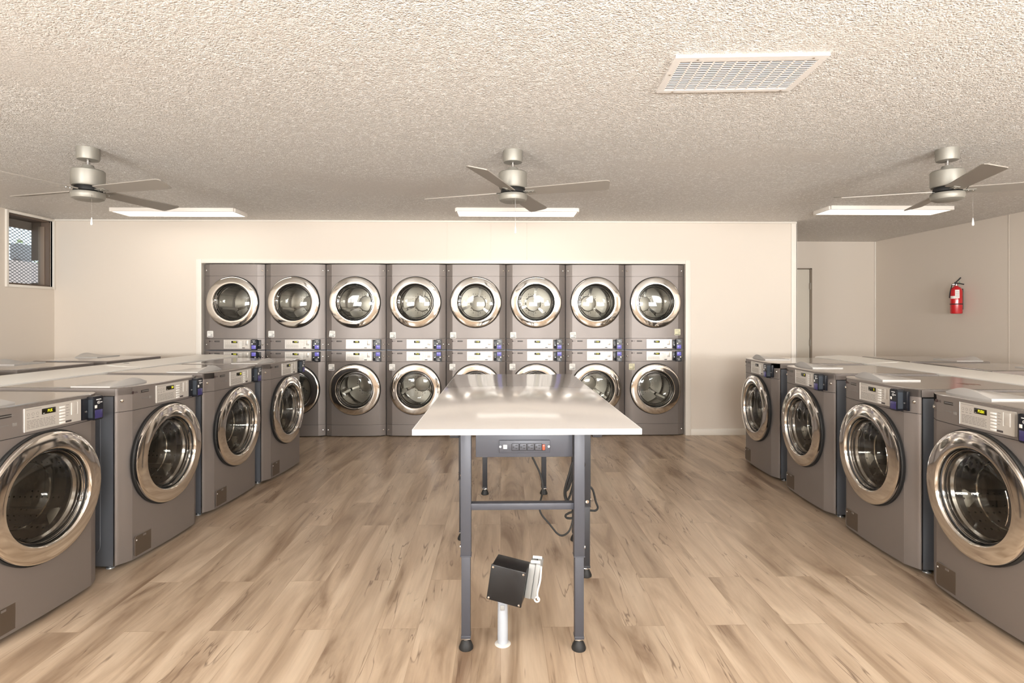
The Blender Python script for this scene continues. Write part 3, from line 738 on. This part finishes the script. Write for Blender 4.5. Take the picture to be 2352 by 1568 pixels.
# rows behind, facing the side walls
for i, (x, y, l) in enumerate(((-4.12, 5.33, 'nearest the back wall'), (-4.18, 4.50, 'middle of its three'), (-4.24, 3.68, 'at the left picture edge'))):
    r = thing('washing_machine', 'grey washer behind the left white bulkhead, %s' % l, 'washing machine', (x, y, 0), R(-90 - AL), 'washers facing the left wall'); washer(r, '0', -1, True)
for i, (x, y, l) in enumerate(((4.26, 5.05, 'nearest the alcove'), (4.24, 4.22, 'at the right picture edge'))):
    r = thing('washing_machine', 'grey washer behind the right white bulkhead, %s' % l, 'washing machine', (x, y, 0), R(90 - AR), 'washers facing the right wall'); washer(r, '0', -1, True)

# white bulkheads between back-to-back rows
def bulk(m, x0, x1, y0, y1, z, ridge, T):
    prof = [(x0, 0), (x0, z), (x0 + .02, z + .006), ((x0 + x1) / 2 + ridge, z + .016), (x1 - .02, z + .006), (x1, z), (x1, 0)]
    m.prism(prof, y0, y1, 'bulk', T)
TL = Matrix.Translation((-3.06, 3.5, 0)) @ Matrix.Rotation(-R(AL), 4, 'Z')
m = MB(); bulk(m, -.225, .25, -2.6, .80, .985, -.10, TL); bulk(m, -.225, .25, .805, 2.15, .985, -.02, TL)
m.box(-.06, 1.02, 1.0005, -.02, 1.03, 1.0025, 'ink', 0, TL)
ob = m.obj('bulkhead'); tag(ob, 'long white service bulkhead between the two left washer rows', 'bulkhead', 'white bulkheads'); ob['label'] = 'long white service bulkhead between the two left washer rows'
TR = Matrix.Translation((3.20, 3.5, 0)) @ Matrix.Rotation(-R(AR), 4, 'Z')
m = MB(); bulk(m, -.21, .21, -2.6, 1.0, .985, .08, TR); bulk(m, -.21, .21, 1.005, 1.85, .985, .02, TR)
tag(m.obj('bulkhead'), 'long white service bulkhead between the two right washer rows', 'bulkhead', 'white bulkheads')

# ------------------------------------------------------------ folding table
tb = thing('folding_table', 'long folding table, white glossy top on adjustable dark grey legs, in the middle aisle', 'table', (.107, 3.25, 0))
def L_(x, y): return x - .107, y - 3.25
m = MB(); m.box(-.454, -1.063, .902, .452, 1.073, .926, 'quartz', .002); tt = m.obj('table_top', tb)
m = MB(); m.box(-.456, -1.0655, .9025, .454, -1.0625, .9255, 'quartz_lit', .001); m.box(-.4565, -1.062, .9025, -.4535, 1.075, .9255, 'quartz_lit', .001); m.box(.4515, -1.062, .9025, .4545, 1.075, .9255, 'quartz_lit', .001); m.obj('lit_edge', tt)  # thin strips added to give the slab edge its lit tone
m = MB(); t = .02
m.box(-.21, -.965, .79, .19, -.945, .9015, 'frame', .002); m.box(-.23, 1.03, .82, .21, 1.05, .9015, 'frame', .002)
for sx in (-1, 1): m.box(sx * .30 - .02, -.93, .862, sx * .30 + .02, 1.05, .9015, 'frame_dark', .002)
m.box(-.355, -.35, .872, .37, -.31, .9015, 'frame_dark', .002); m.box(-.355, .13, .872, .37, .17, .9015, 'frame_dark', .002); m.obj('apron', tb)
m = MB(); m.box(-.235, -.975, .575, .205, -.940, .602, 'frame', .002); m.obj('cross_rail', tb)
def leg(x, y, mt, zstep, side):
    lx, ly = L_(x, y)
    m = MB(); m.box(-.0215, -.0215, zstep, .0215, .0215, .9015, mt, .002); m.box(-.023, -.023, zstep, .023, .023, zstep + .004, mt, .001)
    lg = m.obj('leg', tb, (lx, ly, 0))
    m = MB(); m.box(-.0185, -.0185, .048, .0185, .0185, zstep + .01, mt, .002)
    for z in (.20, .235, .27, .305, .34):
        if z < zstep: m.box(side * .0183 - .001, -.003, z - .003, side * .0183 + .001, .003, z + .003, 'ink')
    m.box(-.020, -.020, .048, .020, .020, .060, mt, .002); m.box(-.018, -.0195, .044, .018, .0195, .048, 'chrome_dark', .001); m.obj('leg_extension', lg)
    m = MB(); m.turn([(.029, 0), (.030, .006), (.024, .022), (.018, .034), (.017, .037)], 'rubber', 24); m.turn([(.014, .036), (.014, .041), (.008, .041), (.008, .048)], 'chrome', 14); m.obj('foot', lg)
    m = MB()
    m.lathe([(.008, 0), (.008, .004), (.005, .0055), (.0005, .006)], 'chrome', 14, Matrix.Rotation(R(90) * side, 4, 'Z') @ Matrix.Translation((0, -.0215, zstep + .035)))
    m.obj('bolt', lg); 
    if mt == 'frame_dark':
        m = MB(); m.lathe([(.009, 0), (.009, .003), (.0005, .004)], 'chrome', 14, Tm(side * .003, -.0215, zstep + .03)); m.obj('bolt', lg)
        for z in (.05, .12): pass
for a in ((-.143, 2.292, 'frame', .385, -1), (.3225, 2.278, 'frame', .385, 1), (.452, 2.92, 'frame_dark', .37, 1), (-.236, 3.42, 'frame_dark', .37, -1), (.458, 3.39, 'frame_dark', .37, 1), (-.122, 4.29, 'frame_dark', .37, -1), (.335, 4.29, 'frame_dark', .37, 1)): leg(*a)
# power strip let into the apron: part of the table
m = MB(); m.box(-.105, -.973, .8085, .105, -.965, .8615, 'frame', .003)
for sx in (-1, 1): m.lathe([(.0045, 0), (.0045, .001), (.0005, .0015)], 'white_ink', 14, Tm(sx * .1, -.973, .835))
ps = m.obj('power_strip', tb, (-.0085, 0, 0))
for k in range(4):
    x = -.038 + k * .0315
    m = MB(); m.box(x - .0145, -.9755, .8195, x + .0145, -.972, .8480, 'frame', .0015)
    m.tube([(a, -.9755, b) for a, b in rrect(x - .0145, .8195, x + .0145, .8480, .001, 1)], .0008, 'seam', 5, smooth=False, closed=True)
    m.box(x - .0005, -.9762, .8395, x + .0095, -.975, .8425, 'ink'); m.box(x + .0005, -.9762, .8265, x + .0085, -.975, .8295, 'ink'); m.lathe([(.003, 0), (.003, .0006), (.0005, .0006)], 'ink', 10, Tm(x - .008, -.9755, .834)); m.obj('socket', ps)
m = MB(); m.box(-.088, -.9755, .826, -.072, -.972, .843, 'white_plastic', .002); m.box(-.085, -.9765, .8365, -.075, -.975, .8385, 'face_ink'); m.box(-.085, -.9765, .8305, -.075, -.975, .8325, 'face_ink'); m.obj('usb_port', ps, label='white twin charging port')
m = MB(); m.box(.072, -.9755, .818, .085, -.972, .845, 'ink', .001); m.box(.0735, -.979, .822, .0835, -.974, .844, 'red_sw', .0015); m.obj('switch', ps, label='red rocker switch')
# cords
m = MB()
m.tube([(.148, 2.6, .895), (.148, 2.6, .73), (0.160, 2.6, 0.689), (0.184, 2.6, 0.637), (0.197, 2.6, 0.586), (0.197, 2.6, 0.545), (0.184, 2.6, 0.484), (0.191, 2.6, 0.443), (0.23, 2.6, 0.395), (0.267, 2.6, 0.35), (0.295, 2.6, 0.341), (0.324, 2.6, 0.364), (0.343, 2.62, 0.411), (0.353, 2.65, 0.482), (0.37, 2.70, 0.56), (.39, 2.75, .70), (.40, 2.8, .895)], .0045, 'rubber')
pc = m.obj('power_cord', tb, (-.107, -3.25, 0), label='thin black cord in a loose loop')
m = MB()
m.tube([(.398, 2.8, .895), (.398, 2.78, .70), (.382, 2.75, .666), (.36, 2.75, .649), (.343, 2.75, .594), (.319, 2.75, .508), (.323, 2.75, .464), (.339, 2.75, .438), (.373, 2.76, .432), (.392, 2.78, .48), (.376, 2.8, .58), (.345, 2.8, .503), (.325, 2.8, .486), (.349, 2.8, .525), (.385, 2.8, .58), (.412, 2.8, .631), (.432, 2.84, .609), (.42, 2.86, .569), (.40, 2.87, .50), (.37, 2.8, .44), (.36, 2.76, .40), (.34, 2.74, .397), (.322, 2.74, .385), (.33, 2.74, .372), (.36, 2.75, .37), (.385, 2.78, .385), (.42, 2.86, .44), (.444, 2.952, .452), (.475, 2.955, .461), (.494, 2.95, .442), (.508, 2.95, .386), (.52, 2.95, .351), (.508, 2.95, .335), (.484, 2.95, .335), (.45, 2.955, .335)], .0055, 'rubber')
m.tube([(.372, 2.77, .66), (.345, 2.76, .56), (.325, 2.765, .49), (.34, 2.78, .45), (.365, 2.79, .52), (.385, 2.79, .63)], .0055, 'rubber', closed=True)
pc = m.obj('power_cord', tb, (-.107, -3.25, 0), label='bundled coiled black cable')

# ------------------------------------------------------------ floor outlet under the table
jt = thing('floor_outlet', 'black junction box with grey outlet on a white pipe stub under the table', 'electrical outlet', (.0085, 2.32, 0))
m = MB(); m.turn([(.0215, 0), (.0220, .04), (.0215, .12), (.0205, .175), (.0235, .178), (.0235, .205), (.019, .206)], 'pvc', 24); m.turn([(.034, 0), (.030, .004), (.022, .006)], 'concrete', 24); m.box(-.010, -.0245, .150, .008, -.019, .172, 'box_grey', .002); m.obj('pipe', jt)
bx = Tm(.030, .0, .273, 0, R(8.5), R(-14))
m = MB(); m.box(-.072, -.062, -.072, .072, .040, .072, 'box_black', .005, bx); b_ = m.obj('junction_box', jt)
m = MB(); m.box(-.074, -.069, -.074, .074, -.060, .074, 'box_black', .004, bx); m.obj('cover', b_)
for sx in (-1, 1):
    for sz in (-1, 1):
        m = MB(); m.lathe([(.0045, 0), (.0045, .0025), (.0005, .003)], 'chrome', 12, bx @ Tm(sx * .064, -.069, sz * .064)); m.obj('screw', b_)
m = MB(); m.box(.0725, -.010, -.060, .100, .064, .085, 'box_grey', .004, bx); ob = m.obj('outlet_body', jt)
m = MB(); m.box(.100, -.014, -.056, .122, .068, .092, 'box_grey', .006, bx); m.tube([bx @ Vector(p) for p in ((.124, -.012, .088), (.128, -.012, .03), (.124, -.012, -.02), (.130, -.012, -.05))], .004, 'white_plastic'); m.obj('weather_cover', ob)
for y in (.0, .045): m = MB(); m.tube([bx @ Vector(p) for p in ((.078, y, .092), (.116, y, .098))], .006, 'white_plastic', 8); m.obj('hinge', ob)
m = MB()
m.tube([bx @ Vector((.126 + .010 * math.cos(a), -.010, -.052 + .010 * math.sin(a))) for a in [2 * PI * i / 10 for i in range(10)]], .0035, 'white_plastic', 6, closed=True); m.obj('latch', ob)

# ------------------------------------------------------------ ceiling fans
def fan(x, y, ang, lab, cx, kz):
    f = thing('ceiling_fan', lab, 'ceiling fan', (x, y, 0), 0, 'brushed nickel four blade ceiling fans')
    m = MB(); m.turn([(.066, 2.4895), (.066, 2.425), (.062, 2.413), (.050, 2.410), (.02, 2.409)], 'fan', 40); m.obj('canopy', f)
    m = MB(); m.turn([(.012, 2.36), (.012, 2.411)], 'chrome_dark', 20); m.obj('downrod', f)
    m = MB(); m.turn([(.030, 2.378), (.036, 2.365), (.048, 2.347)], 'fan', 32); m.obj('yoke_cover', f)
    m = MB(); m.turn([(.060, 2.348), (.088, 2.346), (.0955, 2.338), (.0955, 2.245), (.090, 2.236), (.05, 2.235)], 'fan', 48); m.obj('motor_housing', f)
    m = MB(); m.turn([(.075, 2.234), (.08, 2.222), (.082, 2.205), (.05, 2.196)], 'rubber', 32); m.obj('motor_hub', f)
    m = MB(); m.turn([(.05, 2.197), (.093, 2.196), (.0965, 2.190), (.0965, 2.172), (.090, 2.155), (.072, 2.146), (.04, 2.143)], 'fan', 48); m.obj('switch_housing', f)
    for k in range(4):
        a = R(ang + 90 * k); T = Matrix.Rotation(a, 4, 'Z') @ Matrix.Translation((0, 0, 2.213)) @ Matrix.Rotation(R(-13), 4, 'X')
        m = MB(); w0, w1 = .050, .066
        out = [(.10, -w0), (.638, -w1), (.652, -w1 + .006), (.660, -w1 + .022), (.640, w1 - .014), (.632, w1 - .004), (.618, w1), (.10, w0)]
        n = len(out); v = [(p[0], p[1], .003) for p in out] + [(p[0], p[1], -.003) for p in out]
        m.add(v, [list(range(n)), list(range(2 * n - 1, n - 1, -1))] + [(i, (i + 1) % n, n + (i + 1) % n, n + i) for i in range(n)], 'blade', T); bl = m.obj('blade', f)
        m = MB(); m.box(.055, -.018, -.0075, .155, .018, -.0035, 'fan', .001, T)
        for px in (.115, .14): m.lathe([(.005, 0), (.005, .002), (.0005, .003)], 'chrome', 10, T @ Tm(px, 0, -.0075, R(90)))
        m.obj('blade_iron', bl)
    m = MB(); m.tube([(cx, -.085, 2.165), (cx, -.085, kz + .04)], .0011, 'chrome_dark', 6, smooth=False); ch = m.obj('pull_chain', f)
    m = MB(); m.turn([(.002, kz + .042), (.0055, kz + .02), (.0075, kz), (.006, kz - .006), (.002, kz - .009)], 'white_plastic', 14, Tm(cx, -.085, 0)); m.obj('pull_knob', ch)
fan(-2.74, 3.73, -17, 'nickel ceiling fan on the left, above the left washers near the screened window', .085, 1.975)
fan(.082, 3.73, -20, 'nickel ceiling fan in the middle, above the folding table', .015, 1.93)
fan(2.98, 3.63, -20, 'nickel ceiling fan on the right, above the right washers', .10, 1.975)

# ------------------------------------------------------------ ceiling lights (three ahead, three added out of view)
def clight(x, y, lab, grp='long ceiling light panels'):
    l = thing('ceiling_light', lab, 'ceiling light', (x, y, ZC), 0, grp)
    m = MB(); W, D, H = .625, .150, .038
    for s_ in (-1, 1): m.box(-W, s_ * D - .011, -H, W, s_ * D + .011, -.0005, 'fixture', .002); m.box(s_ * (W + .0005) - .011, -D + .0115, -H, s_ * (W + .0005) + .011, D - .0115, -.0005, 'fixture', .002)
    m.box(-W + .0112, -D + .0112, -.02, W - .0112, D - .0112, -.0006, 'fixture'); m.obj('frame', l)
    m = MB(); m.box(-W + .012, -D + .012, -.034, W - .012, D - .012, -.022, 'lamp'); m.obj('diffuser', l)
clight(-3.36, 5.87, 'long lit ceiling panel on the left near the screened window')
clight(.17, 5.80, 'long lit ceiling panel in the middle above the stacked machines')
clight(3.93, 5.62, 'long lit ceiling panel on the right before the alcove')
clight(-3.2, 1.15, 'added fill light panel out of view, left'); clight(.1, 1.05, 'added fill light panel out of view, middle'); clight(3.6, 1.0, 'added fill light panel out of view, right')  # invented panels outside the frame, added for more light

# ------------------------------------------------------------ ceiling vent
v = thing('ceiling_vent', 'white rectangular return air grille in the textured ceiling', 'air vent', (1.085, 2.52, ZC), R(-3.2))
W, D = .325, .185
m = MB(); m.box(-W, -D, -.012, W, -D + .035, -.0005, 'vent'); m.box(-W, D - .028, -.0121, W, D, -.0005, 'vent')
m.box(-W, -D + .0352, -.012, -W + .030, D - .0282, -.0005, 'vent'); m.box(W - .030, -D + .0352, -.012, W, D - .0282, -.0005, 'vent'); m.obj('frame', v)
m = MB(); m.box(-W + .02, -D + .02, -.003, W - .02, D - .02, -.0008, 'vent_dark'); m.obj('backing', v)
m = MB(); n = 17
for i in range(n):
    y = -D + .035 + (2 * D - .063) * (i + .5) / n; m.box(-W + .03, y - .0033, -.0105, W - .03, y + .0033, -.0085, 'vent', 0, )
for i in range(1, 12): x = -W + .03 + (2 * W - .06) * i / 12; m.box(x - .0035, -D + .03, -.0115, x + .0035, D - .03, -.008, 'vent')
m.obj('grille', v)
m = MB()
for p in ((-W + .075, D - .013), (W - .05, D - .012), (-W + .015, -.02), (-W + .10, -D + .02), (W - .06, -D + .02)): m.lathe([(.005, 0), (.005, .002), (.0005, .003)], 'hinge', 10, Tm(p[0], p[1], -.012, R(90)))
m.obj('screw', v)

# ------------------------------------------------------------ fire extinguisher on the right wall
FX = .86
fe = thing('fire_extinguisher', 'red fire extinguisher with white label hung on the right wall', 'fire extinguisher', (XR - .085, 6.50, 1.415), R(-40))
m = MB(); m.turn([(.060, 0), (.068, .004), (.070, .012), (.070, .265), (.066, .29), (.050, .312), (.026, .325), (.020, .335)], 'red', 40); cy = m.obj('cylinder', fe)
m = MB()
for a0, a1, z0, z1 in ((-100, -60, .185, .285), (-150, -98, .180, .212)):
    n = 10; vv = [(.0712 * math.cos(R(a0 + (a1 - a0) * i / n)), .0712 * math.sin(R(a0 + (a1 - a0) * i / n)), z) for z in (z0, z1) for i in range(n + 1)]
    m.add(vv, [(i, i + 1, i + n + 2, i + n + 1) for i in range(n)], 'sticker')
for k in range(4):
    n = 6; z = .2 + k * .02; vv = [(.0716 * math.cos(R(-94 + 28 * i / n)), .0716 * math.sin(R(-94 + 28 * i / n)), zz) for zz in (z, z + .004) for i in range(n + 1)]
    m.add(vv, [(i, i + 1, i + n + 2, i + n + 1) for i in range(n)], 'face_ink')
m.obj('label_plate', cy)
m = MB(); m.turn([(.0705, .110), (.0722, .112), (.0722, .119), (.0705, .121)], 'ink', 40, caps=False); m.obj('strap', fe)
m = MB(); m.turn([(.018, .333), (.018, .352), (.012, .36)], 'chrome_dark', 16); m.tube([(-.02, -.005, .352), (-.045, -.01, .348)], .014, 'chrome_dark', 12); m.obj('valve', fe)
m = MB(); m.tube([(-.01, 0, .372), (.015, 0, .395), (.05, 0, .432)], .008, 'rubber', 8); m.tube([(-.01, 0, .365), (.03, 0, .362), (.085, 0, .348)], .007, 'rubber', 8); m.box(-.022, -.012, .352, .006, .012, .378, 'rubber', .003); m.obj('handle', fe)
m = MB(); m.turn([(.008, -.006), (.008, .006)], 'green', 14, Tm(.035, -.012, .378, R(90))); m.obj('seal_tag', fe)
m = MB(); m.tube([(-.045, -.01, .345), (-.055, -.03, .31), (-.068, -.03, .25), (-.074, -.02, .19)], .006, 'rubber', 8); m.obj('hose', fe)
m = MB(); m.box(-.02, .062, .05, .02, .083, .30, 'rubber', .003, Matrix.Rotation(R(-50), 4, 'Z')); m.obj('wall_bracket', fe, None)
fe.scale = (FX, FX, 1)
